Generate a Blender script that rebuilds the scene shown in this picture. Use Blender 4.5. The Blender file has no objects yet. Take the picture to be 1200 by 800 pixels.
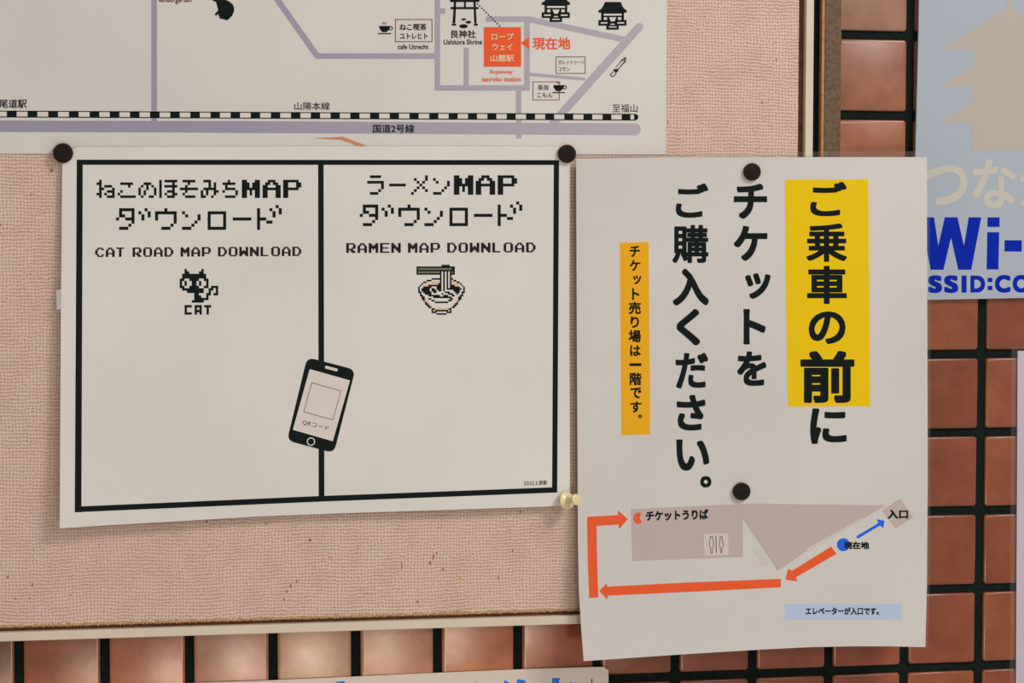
import bpy, bmesh, math, random
from mathutils import Vector, Matrix
random.seed(7)
SC = bpy.context.scene
COL = SC.collection
ZO = 1.55                                    # height of the reference tile joint above the ground

# ------------------------------------------------------------------ camera
FPX, YAW, PITCH, ROLL = 2653.8, 0.1844, -0.0509, 0.0022
CAM = Vector((0.0427, -1.3575, -0.1196 + ZO))
_f = Vector((math.sin(YAW) * math.cos(PITCH), math.cos(YAW) * math.cos(PITCH), math.sin(PITCH)))
_r0 = Vector((math.cos(YAW), -math.sin(YAW), 0))
_u0 = _r0.cross(_f)
_r = math.cos(ROLL) * _r0 + math.sin(ROLL) * _u0
_u = -math.sin(ROLL) * _r0 + math.cos(ROLL) * _u0
cd = bpy.data.cameras.new('camera')
cd.sensor_width = 36.0
cd.lens = 36.0 * FPX / 1200.0
cam = bpy.data.objects.new('camera', cd)
COL.objects.link(cam)
M3 = Matrix((_r, _u, -_f)).transposed()
cam.matrix_world = Matrix.Translation(CAM) @ M3.to_4x4()
SC.camera = cam

# ------------------------------------------------------------------ world, lights, exposure
SC.view_settings.view_transform = 'Standard'
SC.view_settings.look = 'None'
SC.view_settings.gamma = 1.0
SC.view_settings.exposure = 0.09
SC.view_settings.use_curve_mapping = False
w = bpy.data.worlds.new('overcast daylight')
SC.world = w
w.use_nodes = True
wn = w.node_tree.nodes
wn['Background'].inputs[0].default_value = (0.95, 0.96, 1.0, 1)
wn['Background'].inputs[1].default_value = 0.31


def area_light(name, loc, target, size, size_y, power, col):
    ld = bpy.data.lights.new(name, 'AREA')
    ld.shape = 'RECTANGLE'
    ld.size = size
    ld.size_y = size_y
    ld.energy = power
    ld.color = col
    o = bpy.data.objects.new(name, ld)
    COL.objects.link(o)
    o.location = loc
    d = Vector(target) - Vector(loc)
    o.rotation_euler = d.to_track_quat('-Z', 'Y').to_euler()
    return o


# daylight from above and a little to the right of the viewer
area_light('daylight_opening', (1.35, -1.35, 2.6), (0.3, 0, 1.35), 0.6, 0.5, 16.2, (1.0, 0.98, 0.95))
# added lamp low behind the viewer, puts sheen on the tiles under the board
area_light('low_sheen_lamp', (0.50, -3.2, 0.46), (0.2, 0, 1.2), 0.42, 0.36, 12, (1.0, 0.80, 0.60))
# unseen lamp added high right behind the viewer for sheen on the upper tiles
area_light('high_sheen_lamp', (1.42, -3.2, 2.2), (0.4, 0, 1.5), 0.5, 0.4, 9, (1.0, 0.98, 0.96))


# ------------------------------------------------------------------ helpers
def lin(c):
    c = c / 255.0
    return c / 12.92 if c <= 0.04045 else ((c + 0.055) / 1.055) ** 2.4


K = 0.70


def T(r, g, b, k=None):
    k = K if k is None else k
    return (min(lin(r) / k, 0.95), min(lin(g) / k, 0.95), min(lin(b) / k, 0.95), 1)


def material(name, col, rough=0.5, spec=0.5, metal=0.0):
    m = bpy.data.materials.new(name)
    m.use_nodes = True
    b = m.node_tree.nodes['Principled BSDF']
    b.inputs['Base Color'].default_value = col
    b.inputs['Roughness'].default_value = rough
    b.inputs['Specular IOR Level'].default_value = spec
    b.inputs['Metallic'].default_value = metal
    return m


def N(m, t, **kw):
    n = m.node_tree.nodes.new(t)
    for k, v in kw.items():
        setattr(n, k, v)
    return n


def math_node(m, op, a, b=None, c=None):
    n = N(m, 'ShaderNodeMath', operation=op)
    for i, v in enumerate((a, b, c)):
        if v is None:
            continue
        if isinstance(v, (int, float)):
            n.inputs[i].default_value = v
        else:
            m.node_tree.links.new(v, n.inputs[i])
    return n.outputs[0]


def noise(m, vec, scale, detail=3.0, rough=0.5):
    n = N(m, 'ShaderNodeTexNoise')
    n.inputs['Scale'].default_value = scale
    n.inputs['Detail'].default_value = detail
    n.inputs['Roughness'].default_value = rough
    m.node_tree.links.new(vec, n.inputs['Vector'])
    return n


def ramp(m, fac, stops):
    n = N(m, 'ShaderNodeValToRGB')
    e = n.color_ramp.elements
    while len(e) < len(stops):
        e.new(0.5)
    for i, (p, c) in enumerate(stops):
        e[i].position = p
        e[i].color = c if len(c) == 4 else (*c, 1)
    m.node_tree.links.new(fac, n.inputs[0])
    return n.outputs[0]


def mix(m, fac, a, b, mode='MIX'):
    n = N(m, 'ShaderNodeMix', data_type='RGBA', blend_type=mode)
    for sock, v in ((n.inputs[0], fac), (n.inputs[6], a), (n.inputs[7], b)):
        if isinstance(v, (int, float)):
            sock.default_value = v
        elif isinstance(v, tuple):
            sock.default_value = v
        else:
            m.node_tree.links.new(v, sock)
    return n.outputs[2]


def coords(m):
    return N(m, 'ShaderNodeTexCoord').outputs['Object']


def bsdf(m):
    return m.node_tree.nodes['Principled BSDF']


def bump(m, height, strength, dist):
    b = N(m, 'ShaderNodeBump')
    b.inputs['Strength'].default_value = strength
    b.inputs['Distance'].default_value = dist
    m.node_tree.links.new(height, b.inputs['Height'])
    m.node_tree.links.new(b.outputs[0], bsdf(m).inputs['Normal'])


def paper_material(name, col, blot=0.05):
    m = material(name, col, 0.42, 0.35)
    c = coords(m)
    n = noise(m, c, 9, 4)
    v = ramp(m, n.outputs[0], [(0.3, tuple(x * (1 - blot) for x in col[:3])), (0.7, tuple(min(x * (1 + blot), 1) for x in col[:3]))])
    sp = noise(m, c, 420, 1)
    f = ramp(m, sp.outputs[0], [(0.80, (0, 0, 0)), (0.86, (1, 1, 1))])
    v2 = mix(m, math_node(m, 'MULTIPLY', f, 0.25), v, (0.35, 0.25, 0.18, 1))
    m.node_tree.links.new(v2, bsdf(m).inputs['Base Color'])
    n2 = noise(m, c, 22, 2)
    bump(m, n2.outputs[0], 0.12, 0.004)
    return m


def ink(name, r, g, b, k=None):
    return material(name, T(r, g, b, k), 0.5, 0.08 if r + g + b < 240 else 0.15)


def film_material(name, alpha=0.055, tint=(0.85, 0.82, 0.76, 1)):
    m = material(name, tint, 0.25, 0.5)
    bsdf(m).inputs['Alpha'].default_value = alpha
    return m


# ---- materials
M = {}
M['paper_map'] = paper_material('matte poster paper', T(194, 188, 180))
M['paper_cat'] = paper_material('laminated white paper', T(200, 194, 185))
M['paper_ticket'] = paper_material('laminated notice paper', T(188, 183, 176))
M['paper_low'] = paper_material('aged poster paper', T(198, 184, 168))
M['paper_lilac'] = paper_material('pale lilac paper', T(178, 166, 176))
M['film'] = film_material('clear laminate')
M['tape'] = film_material('clear tape', 0.45, (0.95, 0.95, 0.9, 1))  # whitish, half opaque tint paints the glint on the tape
M['black'] = ink('black ink', 14, 22, 21)
M['softblack'] = ink('small black print', 34, 28, 26)
M['brown'] = ink('fine brown line', 112, 74, 60)
M['darkred'] = ink('dark red print', 84, 44, 38)
M['road'] = ink('mauve road ink', 168, 155, 160)
M['orange_red'] = ink('orange red ink', 238, 82, 40)
M['cream_ink'] = ink('pale pink lettering', 238, 190, 165)
M['red'] = ink('red lettering', 226, 84, 52)
M['yellow'] = ink('yellow ink', 222, 176, 0)
M['orange'] = ink('orange ink', 240, 154, 20)
M['grey'] = ink('warm grey ink', 172, 156, 148)
M['palegrey'] = ink('pale grey ink', 188, 177, 168)
M['labelblue'] = ink('pale blue ink', 164, 177, 198)
M['blue'] = ink('bright blue ink', 25, 92, 200)
M['wifiblue'] = ink('royal blue ink', 0, 34, 150)
M['pagoda'] = ink('cream print', 168, 158, 147)
M['kana'] = ink('cream lettering', 178, 173, 162)
M['white_print'] = ink('unprinted paper', 199, 191, 180)
M['tan'] = ink('tan print', 205, 168, 140)
M['olive'] = ink('olive print', 112, 108, 88)
M['tear'] = ink('torn brown backing', 186, 122, 84)
M['posterblue'] = ink('poster blue ink', 30, 110, 205)
# road ink is a deeper purple towards the left end of the map
m = M['road']
c = coords(m)
sx = N(m, 'ShaderNodeSeparateXYZ')
m.node_tree.links.new(c, sx.inputs[0])
g = N(m, 'ShaderNodeMapRange')
g.inputs[1].default_value = -0.02
g.inputs[2].default_value = 0.22
m.node_tree.links.new(sx.outputs[0], g.inputs[0])
m.node_tree.links.new(mix(m, g.outputs[0], T(142, 133, 150), T(163, 155, 160)), bsdf(m).inputs['Base Color'])

# wi-fi board: printed pale blue fading to near white at the foot
m = material('pale blue sign print', T(165, 175, 182), 0.45, 0.12)
c = coords(m)
sx = N(m, 'ShaderNodeSeparateXYZ')
m.node_tree.links.new(c, sx.inputs[0])
g = N(m, 'ShaderNodeMapRange')
g.inputs[1].default_value = -0.165 + ZO
g.inputs[2].default_value = -0.06 + ZO
m.node_tree.links.new(sx.outputs[2], g.inputs[0])
m.node_tree.links.new(mix(m, g.outputs[0], T(154, 162, 170), T(102, 120, 142)), bsdf(m).inputs['Base Color'])
M['wifi_base'] = m

# woven wall fabric
m = material('woven beige wallcloth', T(190, 163, 144), 0.85, 0.2)
c = coords(m)
warp = noise(m, c, 16, 2)
warp2 = noise(m, c, 230, 3, 0.65)
sx = N(m, 'ShaderNodeSeparateXYZ')
m.node_tree.links.new(c, sx.inputs[0])
wsx = N(m, 'ShaderNodeSeparateXYZ')
m.node_tree.links.new(warp2.outputs[1], wsx.inputs[0])
wlx = N(m, 'ShaderNodeSeparateXYZ')
m.node_tree.links.new(warp.outputs[1], wlx.inputs[0])
PIT = 0.0020


def thread(axis_out, wob, big):
    a = math_node(m, 'ADD', axis_out, math_node(m, 'MULTIPLY', math_node(m, 'SUBTRACT', wob, 0.5), 0.0028))
    a = math_node(m, 'ADD', a, math_node(m, 'MULTIPLY', math_node(m, 'SUBTRACT', big, 0.5), 0.006))
    s = math_node(m, 'SINE', math_node(m, 'MULTIPLY', a, 2 * math.pi / PIT))
    return math_node(m, 'MULTIPLY_ADD', s, 0.5, 0.5)


tx = thread(sx.outputs[0], wsx.outputs[0], wlx.outputs[0])
tz = thread(sx.outputs[2], wsx.outputs[1], wlx.outputs[1])
patch = noise(m, c, 60, 2)
pf = ramp(m, patch.outputs[0], [(0.38, (0, 0, 0)), (0.62, (1, 1, 1))])
txw = math_node(m, 'MULTIPLY', tx, math_node(m, 'MULTIPLY_ADD', pf, 0.7, 0.3))
hh = math_node(m, 'ADD', math_node(m, 'MULTIPLY', txw, 0.45), math_node(m, 'MULTIPLY', tz, 0.55))
fine = noise(m, c, 900, 2)
hh = math_node(m, 'ADD', hh, math_node(m, 'MULTIPLY', math_node(m, 'SUBTRACT', fine.outputs[0], 0.25), 0.6))
colr = ramp(m, hh, [(0.14, T(150, 120, 98)), (0.42, T(184, 159, 140)), (0.85, T(205, 184, 166))])
tint = noise(m, c, 7, 4)
colr = mix(m, math_node(m, 'MULTIPLY', tint.outputs[0], 0.5), colr, T(194, 156, 138))
# rust coloured specks and little stains
vo = N(m, 'ShaderNodeTexVoronoi')
vo.inputs['Scale'].default_value = 46
m.node_tree.links.new(c, vo.inputs['Vector'])
vsep = N(m, 'ShaderNodeSeparateXYZ')
m.node_tree.links.new(vo.outputs['Color'], vsep.inputs[0])
dotr = math_node(m, 'MULTIPLY', math_node(m, 'GREATER_THAN', vsep.outputs[0], 0.62), math_node(m, 'LESS_THAN', vo.outputs['Distance'], 0.05))
colr = mix(m, math_node(m, 'MULTIPLY', dotr, 0.75), colr, T(120, 62, 34))
st = noise(m, c, 55, 5, 0.7)
stf = ramp(m, st.outputs[0], [(0.66, (0, 0, 0)), (0.74, (1, 1, 1))])
colr = mix(m, math_node(m, 'MULTIPLY', stf, 0.45), colr, T(196, 124, 78))
m.node_tree.links.new(colr, bsdf(m).inputs['Base Color'])
bump(m, hh, 0.55, 0.0006)
M['fabric'] = m

# glazed brick tile, colour of each tile from the object colour
m = material('terracotta tile', (0.3, 0.12, 0.06, 1), 0.25, 0.45)
oi = N(m, 'ShaderNodeObjectInfo')
c = coords(m)
geo = N(m, 'ShaderNodeNewGeometry')
n = noise(m, geo.outputs['Position'], 45, 5, 0.6)
v = ramp(m, n.outputs[0], [(0.3, (0.80, 0.78, 0.76)), (0.7, (1.15, 1.12, 1.1))])
cc = mix(m, 1.0, oi.outputs['Color'], v, 'MULTIPLY')
n3 = noise(m, geo.outputs['Position'], 260, 3)
f = ramp(m, n3.outputs[0], [(0.70, (0, 0, 0)), (0.80, (1, 1, 1))])
cc = mix(m, math_node(m, 'MULTIPLY', f, 0.25), cc, (0.62, 0.36, 0.24, 1))
m.node_tree.links.new(cc, bsdf(m).inputs['Base Color'])
n2 = noise(m, geo.outputs['Position'], 180, 3)
bump(m, n2.outputs[0], 0.035, 0.0008)
rr = ramp(m, n.outputs[0], [(0.3, (0.18, 0.18, 0.18)), (0.7, (0.25, 0.25, 0.25))])
m.node_tree.links.new(rr, bsdf(m).inputs['Roughness'])
M['tile'] = m

m = material('dark grout', T(22, 31, 27), 0.95, 0.1)
c = coords(m)
n = noise(m, c, 500, 3)
m.node_tree.links.new(ramp(m, n.outputs[0], [(0.3, T(14, 22, 20)), (0.75, T(26, 33, 28))]), bsdf(m).inputs['Base Color'])
bump(m, n.outputs[0], 0.5, 0.0008)
M['grout'] = m


def streaky(name, a, b, rough, scale=300, spec=0.4, metal=0.0):
    m = material(name, a, rough, spec, metal)
    c = coords(m)
    n = noise(m, c, scale, 3)
    m.node_tree.links.new(ramp(m, n.outputs[0], [(0.3, a), (0.7, b)]), bsdf(m).inputs['Base Color'])
    bump(m, n.outputs[0], 0.1, 0.0005)
    return m


M['cream_rail'] = streaky('cream aluminium', T(192, 176, 154), T(199, 183, 161), 0.4, 60)
M['bronze_rail'] = streaky('bronze aluminium', T(74, 54, 34), T(106, 78, 50), 0.5, 420)
M['bronze_edge'] = streaky('worn bronze edge', T(150, 98, 56), T(176, 122, 74), 0.4, 300)
M['groove'] = material('black groove', T(10, 20, 22), 0.8, 0.1)
M['gap'] = streaky('dark brown recess', T(78, 48, 30), T(104, 66, 42), 0.9, 300)
M['glue'] = streaky('yellowed glue', T(140, 102, 58), T(186, 148, 102), 0.7, 500)
M['magnet'] = streaky('dark rubber magnet', T(20, 17, 14), T(32, 26, 21), 0.6, 600, 0.12)
M['magnet_edge'] = material('worn brown magnet rim', T(46, 28, 18), 0.6, 0.15)
m = material('yellowed clear plastic', T(238, 196, 146), 0.22, 0.5)
bsdf(m).inputs['Transmission Weight'].default_value = 0.08
M['pin'] = m
M['steel'] = material('steel', (0.5, 0.48, 0.45, 1), 0.3, 0.5, 1.0)


# ---- objects
def link(name, me, mat, parent=None, label=None):
    if mat is not None:
        me.materials.append(mat)
    o = bpy.data.objects.new(name, me)
    COL.objects.link(o)
    if parent is not None:
        o.parent = parent
    if label:
        o['label'] = label
    return o


def thing(name, label, cat, loc, group=None):
    o = bpy.data.objects.new(name, None)
    o.empty_display_size = 0.02
    COL.objects.link(o)
    o.location = loc
    o['label'] = label
    o['category'] = cat
    if group:
        o['group'] = group
    return o


def P(px, py, d):
    """the point of the plane y = -d seen at photo position px, py"""
    v = _f * FPX + _r * (px - 600) - _u * (py - 400)
    t = (-d - CAM.y) / v.y
    return CAM + v * t


GRID = 15.0


def cut_grid(bm):
    if not bm.verts:
        return
    for ax in (0, 1):
        lo = min(v.co[ax] for v in bm.verts)
        hi = max(v.co[ax] for v in bm.verts)
        k = math.floor(lo / GRID) + 1
        while k * GRID < hi - 1e-4:
            co = [0, 0, 0]
            no = [0, 0, 0]
            co[ax] = k * GRID
            no[ax] = 1
            bmesh.ops.bisect_plane(bm, geom=bm.verts[:] + bm.edges[:] + bm.faces[:], plane_co=co, plane_no=no, dist=1e-5)
            k += 1


LV = 0.00006


class Sheet:
    def __init__(s, root, depth, curved=True):
        s.root = root
        s.depth = depth
        s.curved = curved

    def pt(s, px, py, lvl=0.0):
        p = P(px, py, s.depth(px, py) + lvl * LV)
        return p - s.root.location

    def build(s, bm, name, mat, lvl, thick=0.0, label=None, parent=None):
        if s.curved:
            cut_grid(bm)
        for v in bm.verts:
            v.co = s.pt(v.co.x, v.co.y, lvl + v.co.z)
        bmesh.ops.recalc_face_normals(bm, faces=bm.faces[:])
        for f in bm.faces:
            if f.normal.y > 0:
                f.normal_flip()
        if thick:
            r = bmesh.ops.extrude_face_region(bm, geom=bm.faces[:], use_keep_orig=True)
            for e in r['geom']:
                if isinstance(e, bmesh.types.BMVert):
                    e.co.y += thick
            bmesh.ops.recalc_face_normals(bm, faces=bm.faces[:])
        me = bpy.data.meshes.new(name)
        bm.to_mesh(me)
        bm.free()
        if thick:
            for p in me.polygons:
                p.use_smooth = True
            me.set_sharp_from_angle(angle=0.6)
        return link(name, me, mat, parent or s.root, label)

    def polys(s, name, pls, mat, lvl=1, thick=0.0, label=None):
        bm = bmesh.new()
        for pl in pls:
            bm.faces.new([bm.verts.new((x, y, 0)) for x, y in pl])
        bm.normal_update()
        bmesh.ops.triangulate(bm, faces=[f for f in bm.faces if len(f.verts) > 4])
        return s.build(bm, name, mat, lvl, thick, label)

    def text(s, name, body, o, ex, ey, mat, bold=0.0, lvl=2, label=None):
        """ink box of the text mapped to o + u*ex + v*ey (v downwards)"""
        bm = bmesh.new()
        add_text(bm, body, o, ex, ey, bold)
        return s.build(bm, name, mat, lvl, 0, label)

    def box(s, name, items, mat, lvl=2, label=None):
        """items: (text, x0, y0, x1, y1, bold, slope)"""
        bm = bmesh.new()
        for it in items:
            t, x0, y0, x1, y1 = it[:5]
            bold = it[5] if len(it) > 5 else 0
            sl = it[6] if len(it) > 6 else 0
            add_text(bm, t, (x0, y0), (x1 - x0, (x1 - x0) * sl), (0, y1 - y0), bold)
        return s.build(bm, name, mat, lvl, 0, label)


_cache = {}


def glyphs(body, bold):
    k = (body, bold)
    if k not in _cache:
        cu = bpy.data.curves.new('lettering', 'FONT')
        cu.body = body
        cu.resolution_u = 5
        o = bpy.data.objects.new('lettering', cu)
        COL.objects.link(o)
        bpy.context.view_layer.update()
        dg = bpy.context.evaluated_depsgraph_get()
        me = bpy.data.meshes.new_from_object(o.evaluated_get(dg))
        vs = [(v.co.x, v.co.y, 0.0) for v in me.vertices]
        fs = [tuple(p.vertices) for p in me.polygons]
        bpy.data.objects.remove(o)
        bpy.data.curves.remove(cu)
        bpy.data.meshes.remove(me)
        if bold:                             # heavier weight: the outline swept around a small square
            q, e = bold * 0.90, bold * 0.48
            sh = [(0, 0)] + [(i * bold, k) for i in (-1, 1) for k in (-e, 0, e)] + [(k, i * bold) for i in (-1, 1) for k in (-e, 0, e)] + [(q, q), (q, -q), (-q, q), (-q, -q)]
            n0 = len(vs)
            fs = [tuple(i + n0 * k_ for i in f) for k_ in range(len(sh)) for f in fs]
            vs = [(x + a, y + b_, k_ * 0.04) for k_, (a, b_) in enumerate(sh) for x, y, z_ in vs]
        _cache[k] = (vs, fs)
    return _cache[k]


def add_text(bm, body, o, ex, ey, bold=0.0):
    vs, fs = glyphs(body, bold)
    x0 = min(v[0] for v in vs)
    x1 = max(v[0] for v in vs)
    y0 = min(v[1] for v in vs)
    y1 = max(v[1] for v in vs)
    out = []
    for x, y, z_ in vs:
        u = (x - x0) / (x1 - x0)
        v = (y1 - y) / (y1 - y0)
        out.append(bm.verts.new((o[0] + u * ex[0] + v * ey[0], o[1] + u * ex[1] + v * ey[1], z_)))
    for f in fs:
        try:
            bm.faces.new([out[i] for i in f])
        except ValueError:
            pass


def bits(rows, x, y, px, py=None, ch='X', slope=0.0):
    py = py or px
    out = []
    for j, r in enumerate(rows):
        i = 0
        while i < len(r):
            if r[i] in ch:
                k = i
                while k < len(r) and r[k] in ch:
                    k += 1
                xa, xb = x + i * px, x + k * px
                ya, yb = y + j * py, y + (j + 1) * py + 0.02
                out.append([(xa, ya + xa * slope - x * slope), (xb, ya + (xb - x) * slope), (xb, yb + (xb - x) * slope), (xa, yb + (xa - x) * slope)])
                i = k
            else:
                i += 1
    return out


def rect(x0, y0, x1, y1, s=0.0):
    d = (x1 - x0) * s
    return [(x0, y0), (x1, y0 + d), (x1, y1 + d), (x0, y1)]


def frame(x0, y0, x1, y1, t):
    return [rect(x0, y0, x1, y0 + t), rect(x0, y1 - t, x1, y1), rect(x0, y0 + t, x0 + t, y1 - t), rect(x1 - t, y0 + t, x1, y1 - t)]


def seg(a, b, w, cap=False):
    dx, dy = b[0] - a[0], b[1] - a[1]
    L = math.hypot(dx, dy)
    nx, ny = -dy / L * w / 2, dx / L * w / 2
    pl = [(a[0] + nx, a[1] + ny), (a[0] - nx, a[1] - ny)]
    if cap:
        th = math.atan2(dy, dx)
        pl += [(b[0] + math.cos(th + q) * w / 2, b[1] + math.sin(th + q) * w / 2) for q in [(-90 + 15 * i) * math.pi / 180 for i in range(13)]]
    else:
        pl += [(b[0] - nx, b[1] - ny), (b[0] + nx, b[1] + ny)]
    return pl


def disc(x, y, rx, ry=None, n=28, a0=0):
    ry = ry or rx
    return [(x + rx * math.cos(2 * math.pi * i / n + a0), y + ry * math.sin(2 * math.pi * i / n + a0)) for i in range(n)]


def ring(x, y, r0, r1, n=28, ry=1.0):
    out = []
    for i in range(n):
        a, b = 2 * math.pi * i / n, 2 * math.pi * (i + 1) / n
        out.append([(x + r0 * math.cos(a), y + r0 * ry * math.sin(a)), (x + r1 * math.cos(a), y + r1 * ry * math.sin(a)),
                    (x + r1 * math.cos(b), y + r1 * ry * math.sin(b)), (x + r0 * math.cos(b), y + r0 * ry * math.sin(b))])
    return out


def add_box(bm, x0, x1, y0, y1, z0, z1, bev=0.0):
    r = bmesh.ops.create_cube(bm, size=1.0)
    for v in r['verts']:
        v.co = Vector(((x0 + x1) / 2 + v.co.x * (x1 - x0), (y0 + y1) / 2 + v.co.y * (y1 - y0), (z0 + z1) / 2 + v.co.z * (z1 - z0)))
    if bev:
        es = list({e for v in r['verts'] for e in v.link_edges})
        bmesh.ops.bevel(bm, geom=es, offset=bev, segments=2, affect='EDGES', profile=0.5)


def box_obj(name, mat, x0, x1, y0, y1, z0, z1, parent=None, bev=0.0, label=None, off=(0, 0, 0)):
    bm = bmesh.new()
    add_box(bm, x0 - off[0], x1 - off[0], y0 - off[1], y1 - off[1], z0 - off[2], z1 - off[2], bev)
    me = bpy.data.meshes.new(name)
    bm.to_mesh(me)
    bm.free()
    return link(name, me, mat, parent, label)


# ------------------------------------------------------------------ the tiled wall
TP = 0.05
I0, I1, J0, J1 = -6, 15, -4, 10
wall = box_obj('wall_back', M['grout'], (I0 - 10) * TP, (I1 + 12) * TP, 0.0022, 0.03, ZO - (J1 + 10) * TP, ZO - (J0 - 8) * TP)
wall['kind'] = 'structure'
# one tile mesh, shared: a slightly cushioned face with rounded edges
H = 0.0222
bm = bmesh.new()
prof = [(1.0, 0.006), (1.0, 0.0009), (0.990, 0.0004), (0.965, 0.0001), (0.93, 0.0)]
rings = []
for s_, y_ in prof:
    a = H * s_
    rc = 0.0012 if s_ > 0.6 else 0.0004
    pts = []
    for sx_, sz_ in ((-1, -1), (1, -1), (1, 1), (-1, 1)):
        if sx_ * sz_ > 0:
            pts += [(sx_ * a, sz_ * (a - rc)), (sx_ * (a - rc), sz_ * a)][::(1 if sx_ < 0 else 1)]
        else:
            pts += [(sx_ * (a - rc), sz_ * a), (sx_ * a, sz_ * (a - rc))]
    rings.append(sorted([bm.verts.new((x, y_, z)) for x, z in pts], key=lambda v: math.atan2(v.co.z, v.co.x)))
for a, b in zip(rings, rings[1:]):
    for i in range(8):
        bm.faces.new([a[i], a[(i + 1) % 8], b[(i + 1) % 8], b[i]])
bm.faces.new(rings[-1])
bmesh.ops.recalc_face_normals(bm, faces=bm.faces[:])
tile_me = bpy.data.meshes.new('tile')
bm.to_mesh(tile_me)
bm.free()
for p in tile_me.polygons:
    p.use_smooth = True
tile_me.set_sharp_from_angle(angle=1.2)
tile_me.materials.append(M['tile'])
base = (0.318, 0.094, 0.040)
sheen_and_tone = {(-1, 7): (0.26, 0.10, 0.05), (0, 7): (0.36, 0.112, 0.042), (1, 7): (0.47, 0.158, 0.068), (2, 7): (0.50, 0.22, 0.12), (3, 7): (0.58, 0.31, 0.185),  # tile tones, with the sheen under the board painted into the colours
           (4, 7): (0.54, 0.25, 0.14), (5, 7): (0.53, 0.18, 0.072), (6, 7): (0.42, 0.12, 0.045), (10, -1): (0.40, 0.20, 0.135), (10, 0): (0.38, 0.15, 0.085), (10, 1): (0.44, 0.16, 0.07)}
for j in range(J0, J1):
    for i in range(I0, I1):
        o = bpy.data.objects.new('tile', tile_me)
        COL.objects.link(o)
        o.parent = wall
        o.location = ((i + 0.5) * TP + random.uniform(-1, 1) * 0.00015, random.uniform(0, 0.0004), ZO - (j + 0.5) * TP + random.uniform(-1, 1) * 0.00015)
        o.rotation_euler = (random.uniform(-1, 1) * 0.006, 0, random.uniform(-1, 1) * 0.006)
        k = random.uniform(0.86, 1.12)
        b = sheen_and_tone.get((i, j), tuple(x * k for x in base))
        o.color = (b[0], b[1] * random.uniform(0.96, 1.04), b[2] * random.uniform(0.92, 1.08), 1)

# the rest of the wall, outside the photo: the same tiles joined into one part
bm = bmesh.new()
for j in range(J0 - 8, J1 + 10):
    for i in range(I0 - 10, I1 + 12):
        if I0 <= i < I1 and J0 <= j < J1:
            continue
        n0 = len(bm.verts)
        bm.from_mesh(tile_me)
        bm.verts.ensure_lookup_table()
        off = Vector(((i + 0.5) * TP, random.uniform(0, 0.0004), ZO - (j + 0.5) * TP))
        for v in bm.verts[n0:]:
            v.co += off
me = bpy.data.meshes.new('outer_tiles')
bm.to_mesh(me)
bm.free()
o = link('outer_tiles', me, M['tile'], wall)
o.color = (*base, 1)
o['kind'] = 'stuff'

# ------------------------------------------------------------------ the notice board
bx0, bx1, bz0, bz1 = -0.26, 0.4925, -0.3607 + ZO, 0.165 + ZO
board = thing('notice_board', 'large wall notice board faced with beige woven cloth in a metal frame', 'notice board', ((bx0 + bx1) / 2, -0.001, bz0))
BO = tuple(board.location)
FB = 0.0200                                   # cloth face stands this far off the tiles
fx1 = 0.4702
fz0 = bz0 + 0.0078
box_obj('cloth_panel', M['fabric'], bx0 + 0.012, fx1, -FB, -0.002, fz0, bz1 - 0.01, board, 0.0, None, (0, 0, 0)).matrix_parent_inverse = Matrix.Translation(-board.location)


def bpart(name, mat, *a, bev=0.0, label=None):
    o = box_obj(name, mat, *a, board, bev, label)
    o.matrix_parent_inverse = Matrix.Translation(-board.location)
    return o


def xw(px):
    return P(px, 90, 0.0235).x


zc0, zc1 = bz0, P(390, 729.5, 0.0235).z
# bottom, right, top and left inner rails of cream metal
bpart('frame_rail', M['cream_rail'], bx0, xw(953.3), -0.0235, -0.0015, zc0, zc1, bev=0.0004, label='cream bottom rail')
bpart('frame_rail', M['cream_rail'], xw(944.2), xw(953.3), -0.0236, -0.0015, zc1, bz1, bev=0.0004, label='cream inner rail at the right edge')
bpart('frame_rail', M['cream_rail'], bx0, xw(944.2), -0.0235, -0.0015, bz1 - 0.005, bz1, bev=0.0004)
bpart('frame_rail', M['cream_rail'], bx0, bx0 + 0.005, -0.0235, -0.0015, zc1, bz1 - 0.005, bev=0.0004)
bpart('recess', M['gap'], bx0 + 0.006, xw(944.2), -0.0185, -0.0018, zc1 - 0.001, fz0, label='dark gap under the cloth')
bpart('recess', M['gap'], fx1, xw(944.6), -0.0185, -0.0018, fz0, bz1 - 0.006, label='dark gap beside the cloth')
bpart('track_groove', M['groove'], xw(953.3), xw(962.6), -0.0190, -0.0015, zc0, bz1, label='black channel in the frame')
bpart('rail_edge', M['bronze_edge'], xw(962.6), xw(966.2), -0.0236, -0.0015, zc0, bz1, bev=0.0004, label='lighter worn bronze edge')
bpart('outer_rail', M['bronze_rail'], xw(966.2), xw(986), -0.0233, -0.0015, zc0, bz1, bev=0.0006, label='dull bronze outer rail')
# ragged yellowed glue along the lower edge of the cloth
bm = bmesh.new()
x = bx0 + 0.014
while x < fx1 - 0.003:
    wd = random.uniform(0.0009, 0.0016)
    h = random.uniform(0.0007, 0.0018)
    add_box(bm, x, x + wd, -FB - 0.0003, -FB + 0.001, fz0 - h * 0.35, fz0 + h)
    x += wd + random.uniform(0.0003, 0.0008)
me = bpy.data.meshes.new('glue_edge')
bm.to_mesh(me)
bm.free()
go = link('glue_edge', me, M['glue'], board, 'ragged yellowed glue edge')
go.matrix_parent_inverse = Matrix.Translation(-board.location)
go['kind'] = 'stuff'

# rust and dirt spots on the cloth
M['stain'] = material('rust stain', T(150, 92, 58), 0.85, 0.1)
M['stain_orange'] = material('orange stain', T(206, 128, 66), 0.85, 0.1)
SB = Sheet(board, lambda x, y: FB + 0.00012, False)


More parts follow.
